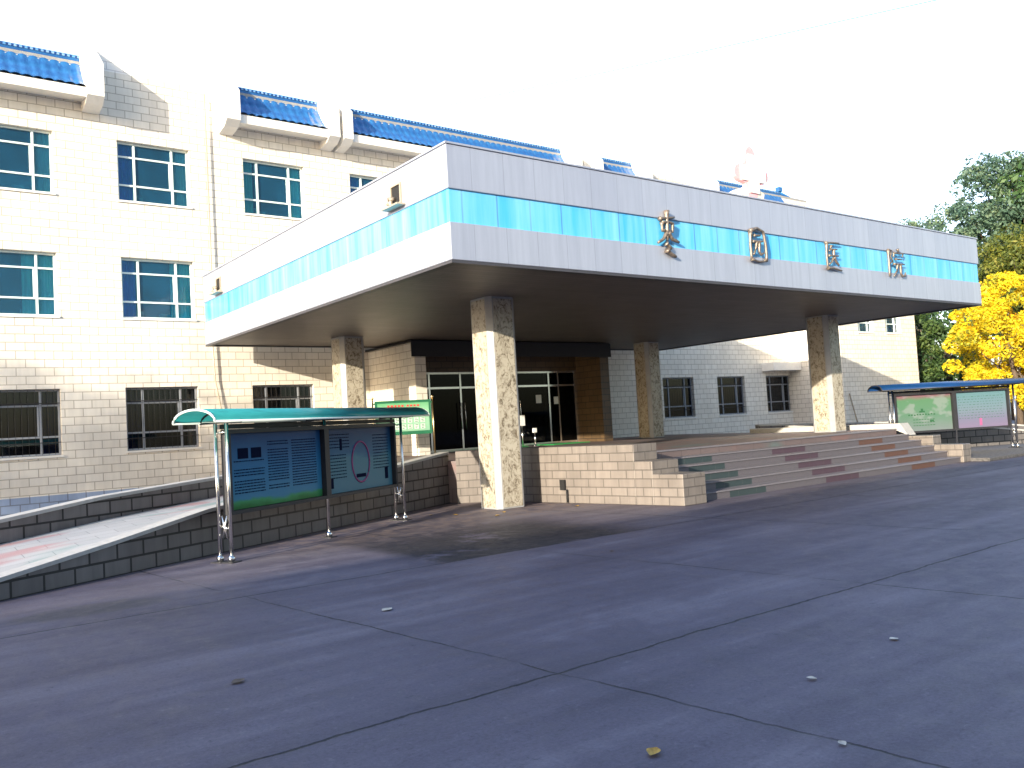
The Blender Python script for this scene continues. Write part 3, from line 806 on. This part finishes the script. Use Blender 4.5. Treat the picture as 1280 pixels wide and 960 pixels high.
# ------------------------------------------------------------------ ramps
def access_ramp(name, A, d, n, label, s_end):
    T = thing(name, (A[0], A[1], 0), label, 'ramp', 'ramps leading up to the porch platform')
    A = Vector((*A, 0)); d = Vector((*d, 0)); n = Vector((*n, 0))
    prof_c = [(-2.2, .02), (0, .26), (1.4, .43), (3.05, .66), (5, .80), (8, .95), (10.0, 1.10)]
    prof_s = [(-2.2, .005), (0, .22), (1.4, .40), (3, .52), (5, .62), (8, .80), (10.0, .898)]
    prof_i = [(-2.2, .30), (0, .55), (1.4, .73), (3, .88), (5, .97), (8, 1.08), (10.0, 1.14)]
    def at(s, w, z): return A + d * s + n * w + Vector((0, 0, z))
    def wall(prof, w0, w1, name, mat, cop=True):
        mb = MB(); k = len(prof)
        vs = []
        for s, z in prof:
            z = min(z, 9) - (.05 if cop else 0); z = max(z, .004)
            vs += [at(s, w0, 0), at(s, w0, z), at(s, w1, z), at(s, w1, 0)]
        fs = []
        for i in range(k - 1):
            a = 4 * i; b = a + 4
            fs += [(a, b, b + 1, a + 1), (a + 1, b + 1, b + 2, a + 2), (a + 2, b + 2, b + 3, a + 3)]
        fs += [(0, 1, 2, 3), (4 * k - 4, 4 * k - 1, 4 * k - 2, 4 * k - 3)]
        mb.add(vs, fs)
        W = mb.build(name, mat, T)
        if cop:
            c = MB(); vs = []; fs = []
            for s, z in prof:
                vs += [at(s, w0 - .02, max(z - .049, .005)), at(s, w0 - .02, z), at(s, w1 + .02, z), at(s, w1 + .02, max(z - .049, .005))]
            for i in range(k - 1):
                a = 4 * i; b = a + 4
                fs += [(a, b, b + 1, a + 1), (a + 1, b + 1, b + 2, a + 2), (a + 2, b + 2, b + 3, a + 3), (a + 3, b + 3, b, a)]
            fs += [(0, 1, 2, 3), (4 * k - 4, 4 * k - 1, 4 * k - 2, 4 * k - 3)]
            c.add(vs, fs).build('coping', M['coping'], W)
    wall(prof_c, 0, .2, 'outer_wall', M['ramptile'])
    wall(prof_i, 2.05, 2.27, 'inner_wall', M['ramptile'])
    mb = MB(); vs = []; fs = []
    for s, z in prof_s: vs += [at(s, .2, z), at(s, 2.05, z)]
    for i in range(len(prof_s) - 1): a = 2 * i; fs.append((a, a + 2, a + 3, a + 1))
    mb.add(vs, fs)
    mb.build('ramp_surface', M['rampstone'], T)
    return T
access_ramp('access_ramp', (1.12, 10.93), (.885, .465), (-.465, .885), 'long tiled ramp rising behind the teal-roofed notice board', 9.9)
access_ramp('access_ramp', (31.0, 10.93), (-.885, .465), (.465, .885), 'tiled ramp behind the blue-roofed notice board beyond the steps', 9.9)

# ------------------------------------------------------------------ notice boards
def notice_board(o, ang, L, z_off, roofmat, posters, label, back_w=.35):
    T = thing('notice_board', (o[0], o[1], z_off), label, 'notice board', 'roofed notice boards')
    ex = Vector((math.cos(ang), math.sin(ang), 0)); ey = Vector((-ex.y, ex.x, 0)); O = Vector((o[0], o[1], z_off))
    pt = lambda s, n, z: O + ex * s + ey * n + Vector((0, 0, z))
    def post(s, n):
        q = MB().tube([pt(s, n, .05), pt(s, n, 1.84)], .026, 10).build('post', M['steel'], T)
        MB().sphere(pt(s, n, .05), .052, 12, 6).build('ball_foot', M['steel'], q)
        MB().fbox(pt(s, n, 0), ex, ey, (-.09, -.09, .001), (.09, .09, .012)).build('base_plate', M['darksteel'], q)
    for s in (0, L):
        for n in (-.095, .095): post(s, n)
        b = MB(); dx = .0
        for t in (R(65), R(-65), R(10)):
            b.tube([pt(s, -.10 * math.cos(t), .46 - .17 * math.sin(t)), pt(s, 0, .46), pt(s, .10 * math.cos(t), .46 + .17 * math.sin(t))], [.006, .018, .006], 6)
        b.sphere(pt(s, 0, .46), .028, 8, 5); b.build('star_brace', M['steel'], T)
        MB().tube([pt(s, -.095, 1.72), pt(s, .095, 1.72)], .012, 6).build('tie_bar', M['steel'], T)
    post(L * .515, 0)
    # back box with header and two glazed bays
    f = MB(); z0, z1 = .66, 1.70
    f.fbox(O, ex, ey, (.09, -.04, z0 - .05), (L - .09, .09, z0)); f.fbox(O, ex, ey, (.09, -.04, z1), (L - .09, .09, z1 + .06))
    mid = L * .515
    for a in (.09, mid - .06, L - .14): f.fbox(O, ex, ey, (a, -.04, z0), (a + (.12 if a == mid - .06 else .05), .09, z1))
    f.fbox(O, ex, ey, (.14, .06, z0), (L - .14, .088, z1))
    F = f.build('case', M['darksteel'], T)
    for (a, b_), pk in zip(((.145, mid - .065), (mid + .065, L - .145)), posters):
        q = MB(); q.fbox(O, ex, ey, (a, .045, z0 + .002), (b_, .058, z1 - .002))
        u0 = O.dot(ex)
        D = q.build('poster', M[pk], F, uv=lambda p, i, a=a, b_=b_: ((((p - O).dot(ex)) - a) / (b_ - a), (p.z - z_off - z0) / (z1 - z0)))
        rnd = random.Random(pk)
        ink = MB()
        def bar(s0, s1, zz, hh): ink.fbox(O, ex, ey, (a + s0 * (b_ - a), .040, z0 + zz * (z1 - z0)), (a + s1 * (b_ - a), .0445, z0 + (zz + hh) * (z1 - z0)))
        if pk == 'poster_a':
            for cidx, (c0, c1) in enumerate(((.06, .36), (.40, .62), (.66, .94))):
                zz = .86
                while zz > .18:
                    if cidx == 0 and .62 < zz: zz -= .06; continue
                    if rnd.random() < .86:
                        s = c0
                        while s < c1:
                            wl = rnd.uniform(.006, .03); bar(s, min(s + wl, c1), zz, .014); s += wl + .008
                    zz -= .038
            for k in range(2):
                bar(.10 + .13 * k, .20 + .13 * k, .66, .14)
        elif pk == 'poster_b':
            for (c0, c1, za, zb_) in ((.04, .28, .22, .58), (.70, .95, .30, .86), (.05, .34, .66, .90)):
                zz = zb_
                while zz > za:
                    s = c0
                    while s < c1:
                        wl = rnd.uniform(.006, .03); bar(s, min(s + wl, c1), zz, .014)
                        s += wl + .009
                    zz -= .05
            bar(.88, .93, .12, .2); bar(.04, .09, .08, .16); bar(.20, .23, .66, .18)
        elif pk == 'poster_c':
            bar(.42, .52, .50, .05); bar(.45, .49, .55, .06)
            for k in range(10): bar(.22 + .05 * k, .25 + .05 * k, .42 + .02 * rnd.random(), .035)
            bar(.60, .67, .24, .05)
            for zz in (.3, .22, .14):
                for k in range(8): bar(.3 + .05 * k, .335 + .05 * k, zz, .018)
        else:
            zz = .86
            while zz > .2:
                s = .06
                while s < .94:
                    wl = rnd.uniform(.01, .05); bar(s, min(s + wl, .94), zz, .012); s += wl + .03
                zz -= .075
        ink.build('print', M['ink_dark' if pk in ('poster_a', 'poster_b') else 'ink_green'], F)
        if pk == 'poster_b':
            rg = MB(); pts = []
            cs, cz = a + .50 * (b_ - a), z0 + .45 * (z1 - z0)
            for k in range(49):
                t = 2 * math.pi * k / 48
                pts.append(pt(cs + .26 * math.cos(t), .042, cz + .34 * math.sin(t)))
            rg.tube(pts, .016, 5); rg.build('pink_ring', M['ink_pink'], F)
            bl = MB(); bl.fbox(O, ex, ey, (cs - .14, .040, cz - .26), (cs + .14, .044, cz - .20)); bl.build('print', M['ink_dark'], F)
        if pk == 'poster_d':
            bl = MB(); bl.fbox(O, ex, ey, (a + .45 * (b_ - a), .040, z0 + .05), (a + .5 * (b_ - a), .044, z0 + .26)); bl.build('print', M['ink_pink'], F)
    # barrel roof
    n = 14; half = .35; rise = .165; vs = []; fs = []
    s0, s1 = -.48, L + .62
    arc = [(-half * math.cos(math.pi * k / n), 1.86 + rise * math.sin(math.pi * k / n)) for k in range(n + 1)]
    for nn, z in arc: vs += [pt(s0, nn, z), pt(s1, nn, z), pt(s0, nn, z + .014), pt(s1, nn, z + .014)]
    for k in range(n):
        a = 4 * k; b = a + 4
        fs += [(a, b, b + 1, a + 1), (a + 2, a + 3, b + 3, b + 2), (a, a + 2, b + 2, b), (a + 1, b + 1, b + 3, a + 3)]
    RF = MB().add(vs, fs, True).build('barrel_roof', roofmat, T)
    e = MB()
    for nn in (-half, half): e.tube([pt(s0, nn, 1.862), pt(s1, nn, 1.862)], .016, 6)
    for s in (s0, s1): e.tube([pt(s, nn, z) for nn, z in arc], .016, 6)
    e.build('edge_trim', M['frame'] if roofmat is M['teal_poly'] else M['darksteel'], RF)
    for s in (0, L * .515, L):
        gr = MB(); gr.tube([pt(s, nn, z - .02) for nn, z in arc], .014, 6); gr.tube([pt(s, -half, 1.85), pt(s, half, 1.85)], .014, 6)
        gr.build('roof_rib', M['darksteel'], T)
    MB().fbox(O, ex, ey, (.0, .02, 1.765), (L, .06, 1.83)).build('head_rail', M['darksteel'], T)
    return T
notice_board((3.76, 11.45), math.atan2(.492, .871), 4.46, 0, M['teal_poly'], ('poster_a', 'poster_b'), 'notice board with curved teal roof and blue posters, in front of the left ramp')
notice_board((23.38, 12.98), math.atan2(-.465, .885), 3.86, .09, M['blue_poly'], ('poster_c', 'poster_d'), 'notice board with blue curved roof and green and lilac posters, right of the steps')

# green directory board on the platform
SGN = thing('directory_sign', (11.15, 19.45, ZP), 'green information board on two slim brass poles beside the lobby wall', 'sign')
pa, pb = Vector((10.34, 19.62, ZP)), Vector((11.95, 19.31, ZP)); ex = (pb - pa).normalized(); ey = Vector((-ex.y, ex.x, 0)); L = (pb - pa).length
for q in (pa, pb):
    po = MB().tube([q + Vector((0, 0, .02)), q + Vector((0, 0, 1.54))], .022, 10).build('pole', M['brass'], SGN)
    MB().sphere(q + Vector((0, 0, 1.57)), .04, 10, 6).build('ball_cap', M['brass'], po)
    MB().tube([q + Vector((0, 0, .003)), q + Vector((0, 0, .02))], .13, 16).build('foot_plate', M['darksteel'], po)
fr = MB()
b0, b1 = .60, 1.50
fr.fbox(pa, ex, ey, (.06, -.02, b0), (L - .06, .03, b1)); fr.fbox(pa, ex, ey, (0, -.005, b0 + .05), (.06, .012, b0 + .09)); fr.fbox(pa, ex, ey, (L - .06, -.005, b0 + .05), (L, .012, b0 + .09))
fr.fbox(pa, ex, ey, (0, -.005, b1 - .09), (.06, .012, b1 - .05)); fr.fbox(pa, ex, ey, (L - .06, -.005, b1 - .09), (L, .012, b1 - .05))
FR = fr.build('board', M['green_frame'], SGN)
MB().fbox(pa, ex, ey, (.12, -.027, b0 + .09), (L - .12, -.0205, b1 - .07)).build('face', M['poster_e'], FR, uv=lambda p, i: ((p - pa).dot(ex) / L, (p.z - ZP - b0) / (b1 - b0)))
t = MB(); rnd = random.Random(3)
for k in range(9):
    s = .38 + .095 * k + (.05 if k > 4 else 0)
    t.fbox(pa, ex, ey, (s, -.032, b1 - .17), (s + .06, -.0275, b1 - .12)); 
t.build('title_print', M['ink_red'], FR)
t = MB()
for r_ in range(2):
    for k in range(7):
        s = .22 + .175 * k; z = b0 + .14 + .17 * r_
        if r_ == 1 and k < 2: continue
        t.fbox(pa, ex, ey, (s, -.032, z), (s + .12, -.0275, z + .13))
t.build('panel_print', M['ink_pale'], FR)
t = MB()
for r_ in range(2):
    for k in range(7):
        s = .22 + .175 * k; z = b0 + .14 + .17 * r_
        if r_ == 1 and k < 2: continue
        for q in range(3): t.fbox(pa, ex, ey, (s + .02, -.036, z + .02 + .04 * q), (s + .06 + .05 * rnd.random(), -.0325, z + .035 + .04 * q))
t.fbox(pa, ex, ey, (L - .4, -.032, b0 + .5), (L - .26, -.0275, b0 + .62))
t.build('small_print', M['ink_green'], FR)

# doormats and small posts at the lobby door
for x, lab in ((14.4, 'green doormat before the lobby doors, nearer the green sign'), (16.9, 'green doormat before the lobby doors, nearer the right lobby wall')):
    mt = MB().box(x, 20.35, ZP + .004, x + 1.5, 21.2, ZP + .022).build('doormat', M['green_plastic']); tag(recentre(mt), lab, 'doormat', 'doormats before the lobby')
for x, y, hh, lab in ((15.85, 20.55, .75, 'steel queue post with white notice box just right of the front column'), (16.45, 20.7, .52, 'short steel queue post with square head by the lobby door')):
    T = thing('queue_post', (x, y, ZP), lab, 'post', 'queue posts at the lobby')
    MB().tube([(x, y, ZP + .02), (x, y, ZP + hh - .1)], .025, 10).build('pole', M['steel'], T)
    MB().tube([(x, y, ZP + .001), (x, y, ZP + .02)], .12, 16).build('foot_plate', M['steel'], T)
    hs = .11 if hh > .6 else .07
    MB().box(x - hs, y - .03, ZP + hh - .1, x + hs, y + .03, ZP + hh + (.22 if hh > .6 else .04)).build('notice_box', M['paper'], T, bevel=.01)

# ------------------------------------------------------------------ vegetation
def leaf_cloud(mb_leaf, clumps, per, size, rnd, flat=1.0):
    vs = []; fs = []; us = []
    for (c, r) in clumps:
        cu = rnd.gauss(.5, .22)
        for _ in range(per):
            while True:
                d = Vector((rnd.uniform(-1, 1), rnd.uniform(-1, 1), rnd.uniform(-1, 1)))
                if .1 < d.length < 1: break
            d = d.normalized() * (d.length ** .45)
            p = Vector(c) + Vector((d.x * r, d.y * r, d.z * r * flat))
            nrm = (d * .6 + Vector((rnd.gauss(0, .6), rnd.gauss(0, .6), rnd.gauss(.35, .6)))).normalized()
            a = nrm.cross(Vector((rnd.gauss(0, 1), rnd.gauss(0, 1), rnd.gauss(0, 1)))).normalized(); b = nrm.cross(a)
            s = size * rnd.uniform(.6, 1.35)
            n = len(vs)
            vs += [p - a * s, p + b * s * .45, p + a * s, p - b * s * .45]
            fs.append((n, n + 1, n + 2, n + 3)); us.append(min(.99, max(.01, cu + rnd.gauss(0, .16))))
    return vs, fs, us

def tree(name, base, label, cat, height, crown_c, crown_r, nclump, clump_r, per, leaf, mat, seed, trunk_r=.18, group=None, flat=.8, extra=None):
    rnd = random.Random(seed)
    T = thing(name, base, label, cat, group)
    base = Vector(base); cc = base + Vector(crown_c)
    tr = MB()
    top = Vector((cc.x + rnd.gauss(0, .2), cc.y + rnd.gauss(0, .2), base.z + height * .82))
    pts = [base, base.lerp(top, .3) + Vector((rnd.gauss(0, .12), rnd.gauss(0, .12), 0)), base.lerp(top, .62) + Vector((rnd.gauss(0, .2), rnd.gauss(0, .2), 0)), top]
    tr.tube(pts, [trunk_r, trunk_r * .8, trunk_r * .5, trunk_r * .15], 9)
    clumps = []
    for i in range(nclump):
        while True:
            d = Vector((rnd.uniform(-1, 1), rnd.uniform(-1, 1), rnd.uniform(-1, 1)))
            if .25 < d.length < 1: break
        k = d.length ** -.25
        p = cc + Vector((d.x * crown_r[0] * k, d.y * crown_r[1] * k, d.z * crown_r[2] * k))
        if p.z < base.z + .25: p.z = base.z + .25 + rnd.random() * .3
        clumps.append((p, clump_r * rnd.uniform(.6, 1.3)))
    if extra: clumps += [(base + Vector(c), r) for c, r in extra]
    for (p, r) in clumps[::max(1, len(clumps) // 22)]:
        f = rnd.uniform(.3, .75); s = base.lerp(top, f)
        m = s.lerp(p, .55) + Vector((0, 0, -.08 * (p - s).length))
        tr.tube([s, m, p], [trunk_r * .32, trunk_r * .2, trunk_r * .05], 6)
    tr.build('trunk', M['bark'], T)
    vs, fs, us = leaf_cloud(None, clumps, per, leaf, rnd, flat)
    mb = MB(); mb.v = vs; mb.f = fs; mb.sm = [False] * len(fs)
    mb.build('crown', mat, T, uv=lambda p, i: (us[i], .5))
    return T
tree('yellow_tree', (41.9, 17.2, 0), 'bright yellow autumn tree behind the blue-roofed notice board', 'tree', 7.4, (0, 0, 4.0), (2.7, 2.7, 3.1), 155, .48, 230, .085, M['leaf_yellow'], 11, .16)
tree('yellow_tree', (46.0, 15.6, 0), 'yellow autumn tree at the right edge behind the bright one', 'tree', 7.6, (0, 0, 4.0), (2.8, 2.8, 3.2), 130, .5, 160, .095, M['leaf_yellow'], 12, .16)
tree('conifer', (42.3, 21.6, 0), 'dark narrow conifer against the corner of the white wing', 'tree', 8.2, (0, 0, 3.6), (1.05, 1.05, 3.5), 85, .42, 120, .10, M['leaf_dark'], 13, .16)
tree('broadleaf_tree', (60.5, 25.5, 0), 'tall blue-green tree rising over the right end of the porch', 'tree', 18.5, (0, 0, 12.6), (3.7, 3.7, 5.0), 135, .85, 210, .135, M['leaf_blue'], 14, .35)
tree('broadleaf_tree', (56.0, 22.5, 0), 'olive green tree below the tall one at the right edge', 'tree', 12.5, (0, 0, 7.8), (3.0, 3.0, 3.8), 100, .8, 190, .13, M['leaf_olive'], 15, .3)
tree('broadleaf_tree', (62, 22, 0), 'tall dense green tree at the far right edge', 'tree', 19, (0, 0, 11.5), (4.2, 4.2, 6.0), 110, 1.2, 110, .24, M['leaf_green'], 16, .35)
tree('broadleaf_tree', (48.5, 23.5, 0), 'dark green tree filling the gap between conifer and yellow tree', 'tree', 7.5, (0, 0, 4.0), (2.2, 2.2, 3.2), 70, .7, 120, .15, M['leaf_green'], 17, .25)
tree('broadleaf_tree', (75.6, 38.6, 0), 'small pale treetop peeping over the porch roof, right of the emblem', 'tree', 17.6, (0, 0, 16.6), (1.2, 1.2, 1.7), 22, .6, 60, .16, M['leaf_blue'], 18, .3)

tree('broadleaf_tree', (-34, 4.2, 0), 'loose green tree far left of the hospital, added unseen to shade its lower wall, nearer the yard', 'tree', 14, (0, 0, 9.3), (3.6, 3.6, 4.0), 60, .9, 74, .17, M['leaf_olive'], 21, .3)  # two unseen trees added to throw loose shade on the lower front wall
tree('broadleaf_tree', (-35, 9.2, 0), 'loose green tree far left of the hospital, added unseen to shade its lower wall, nearer the wall', 'tree', 14, (0, 0, 9.3), (3.6, 3.6, 4.0), 60, .9, 74, .17, M['leaf_olive'], 22, .3)
# ------------------------------------------------------------------ small things
def leaf(x, y, s, mat, rot, label, curl=.3):
    mb = MB(); vs = []; fs = []; n = 6
    for i in range(n + 1):
        t = i / n; wd = math.sin(math.pi * min(.98, max(.03, t))) * .42
        for j in (-1, 0, 1):
            vs.append((x + s * ((t - .5) * math.cos(rot) - j * wd * math.sin(rot)), y + s * ((t - .5) * math.sin(rot) + j * wd * math.cos(rot)), .006 + s * curl * (abs(j) * .5 * wd + .5 * (t - .4) ** 2)))
    for i in range(n):
        for j in range(2):
            a = i * 3 + j; fs.append((a, a + 3, a + 4, a + 1))
    mb.add(vs, fs, True)
    o = mb.build('fallen_leaf', mat); tag(recentre(o), label, 'leaf', 'leaves fallen on the yard')
leaf(2.95, 2.95, .085, M['leaf_fallen'], .4, 'yellow brown leaf lying nearest on the concrete', .9)
leaf(3.65, 2.40, .05, M['leaf_pale'], 1.2, 'pale scrap of leaf beside the transverse joint at lower right', .8)
leaf(4.41, 3.07, .06, M['leaf_pale'], 2.2, 'pale curled leaf right of the joint crossing', .8)
leaf(3.70, 6.94, .12, M['leaf_pale'], .3, 'pale flat leaf in the middle slab before the notice board', .3)
leaf(1.93, 5.74, .10, M['bark'], .2, 'dark dry leaf on the left of the yard', .5)
leaf(5.51, 3.17, .07, M['leaf_pale'], 2.8, 'small pale leaf far right of the joint crossing', .6)
leaf(7.14, 7.63, .07, M['bark'], .9, 'tiny dark leaf in the slab before the porch steps', .6)
for i, (x, y) in enumerate(((8.9, 12.4), (9.3, 12.75), (8.6, 13.3), (8.35, 13.75), (10.6, 12.2))):
    leaf(x, y, .10, M['leaf_fallen'], i * 1.3, ('brown leaf on the ground near the foot of the front column' if i < 4 else 'brown leaf between front column and stair cheek wall'), .6)

st = MB().tube([(33.6, 20.05, .12), (33.2, 20.24, 2.1)], .03, 6).build('wooden_stick', M['wood']); tag(recentre(st), 'thin wooden stick leaning against the right white wing', 'stick')

cb = MB(); A, B = Vector((18.05, -1.0, 8.05)), Vector((16.25, 32.13, 14.59)); pts = []
for k in range(41):
    t = k / 40; p = A.lerp(B, t); p.z -= .12 * 4 * t * (1 - t) - .0; pts.append(p)
cb.tube(pts, .0095, 5); o = cb.build('overhead_cable', M['cable']); tag(o, 'thin overhead cable crossing the white sky above the porch', 'cable')
for (x, y, h) in ((18.05, -1.0, 8.05), (16.25, 32.13 + 4.2, 14.6)):
    pass
T = MB().tube([(18.05, -1.12, 0), (18.05, -1.12, 8.3)], [.16, .10], 12).build('utility_pole', M['concpole']); tag(recentre(T), 'concrete utility pole carrying the near end of the overhead cable', 'pole')
T = MB().tube([(16.25, 32.3, 11.27), (16.25, 32.3, 14.75)], [.06, .05], 10).build('cable_mast', M['concpole']); tag(recentre(T), 'roof mast on the hospital carrying the far end of the cable', 'mast')

# unseen building added across the yard to shade it from the low sun
OB = thing('shade_building', (-20, -9, 0), 'long brick building, unseen, added across the yard to shade it', 'building')
MB().box(-46, -15, 0, 4.0, -5.35, 8.75).build('brick_wall', M['darkbrick'], OB)
MB().box(-46.2, -15.2, 8.751, 4.2, -5.25, 9.0).build('roof_slab', M['roofslab'], OB)
for i in range(14):
    for z in (1.0, 4.2, 6.6):
        MB().box(-44 + 3.4 * i, -5.34, z, -42.3 + 3.4 * i, -5.30, z + 1.5).build('window', M['glass_dark'], OB)

# ------------------------------------------------------------------ light, sky, camera
HAZE0, HAZE1, HAZE2 = (3.1, 3.25, 3.5), (2.8, 3.2, 4.2), (.6, 1.3, 3.3)
d = Vector((1, .42, -.25)).normalized()
az = math.atan2(-d.x, -d.y); el = math.asin(-d.z)
sun = bpy.data.lights.new('sun', 'SUN'); sun.energy = 4.3; sun.angle = R(.5); sun.color = (1, .89, .71)
so = bpy.data.objects.new('sun', sun); COL.objects.link(so)
so.rotation_euler = d.to_track_quat('-Z', 'Y').to_euler()
so.location = (-30, -20, 30)
wd = bpy.data.worlds.new('World'); scene.world = wd; wd.use_nodes = True
nt = wd.node_tree; bg = nt.nodes['Background']
sk = nt.nodes.new('ShaderNodeTexSky'); sk.sky_type = 'NISHITA'; sk.sun_disc = False
sk.sun_elevation = el; sk.sun_rotation = az
sk.air_density = 1.0; sk.dust_density = 2.0; sk.ozone_density = 1.5; sk.altitude = 0
# bright thin haze over the blue sky, thickest towards the horizon
tcw = nt.nodes.new('ShaderNodeTexCoord'); spw = nt.nodes.new('ShaderNodeSeparateXYZ')
nt.links.new(tcw.outputs['Generated'], spw.inputs[0])
hz = ramp(nt, spw.outputs[2], [(0.0, HAZE0), (.45, HAZE1), (.8, HAZE2)])
# the haze is brightest over the hospital and thins out to clear blue sky on the other side
side = maprange(nt, spw.outputs[1], -.14, .20, .06, 1.0)
hz = mixc(nt, 1.0, hz, side, 'MULTIPLY')
ad = nt.nodes.new('ShaderNodeMix'); ad.data_type = 'RGBA'; ad.blend_type = 'ADD'; ad.inputs[0].default_value = 1
nt.links.new(sk.outputs[0], ad.inputs[6]); nt.links.new(hz, ad.inputs[7])
nt.links.new(ad.outputs[2], bg.inputs[0]); bg.inputs[1].default_value = .15

cam = bpy.data.cameras.new('camera'); co = bpy.data.objects.new('camera', cam); COL.objects.link(co)
cam.sensor_fit = 'HORIZONTAL'; cam.sensor_width = 36; cam.lens = 36 * 1067.1 / 1280
cam.clip_start = .05; cam.clip_end = 2000
r = Vector((0.79750814, -0.60055814, -0.05753863)); dn = Vector((-0.01719527, 0.07270646, -0.99720514)); f = Vector((0.60306309, 0.79626861, 0.04765724))
m = Matrix(((r.x, -dn.x, -f.x, 0), (r.y, -dn.y, -f.y, 0), (r.z, -dn.z, -f.z, 1.6), (0, 0, 0, 1)))
co.matrix_world = m
scene.camera = co
vs = scene.view_settings
vs.view_transform = 'Standard'; vs.look = 'None'; vs.gamma = 1; vs.use_curve_mapping = False; vs.exposure = 1.25
scene.cycles.max_bounces = 8; scene.cycles.transparent_max_bounces = 16
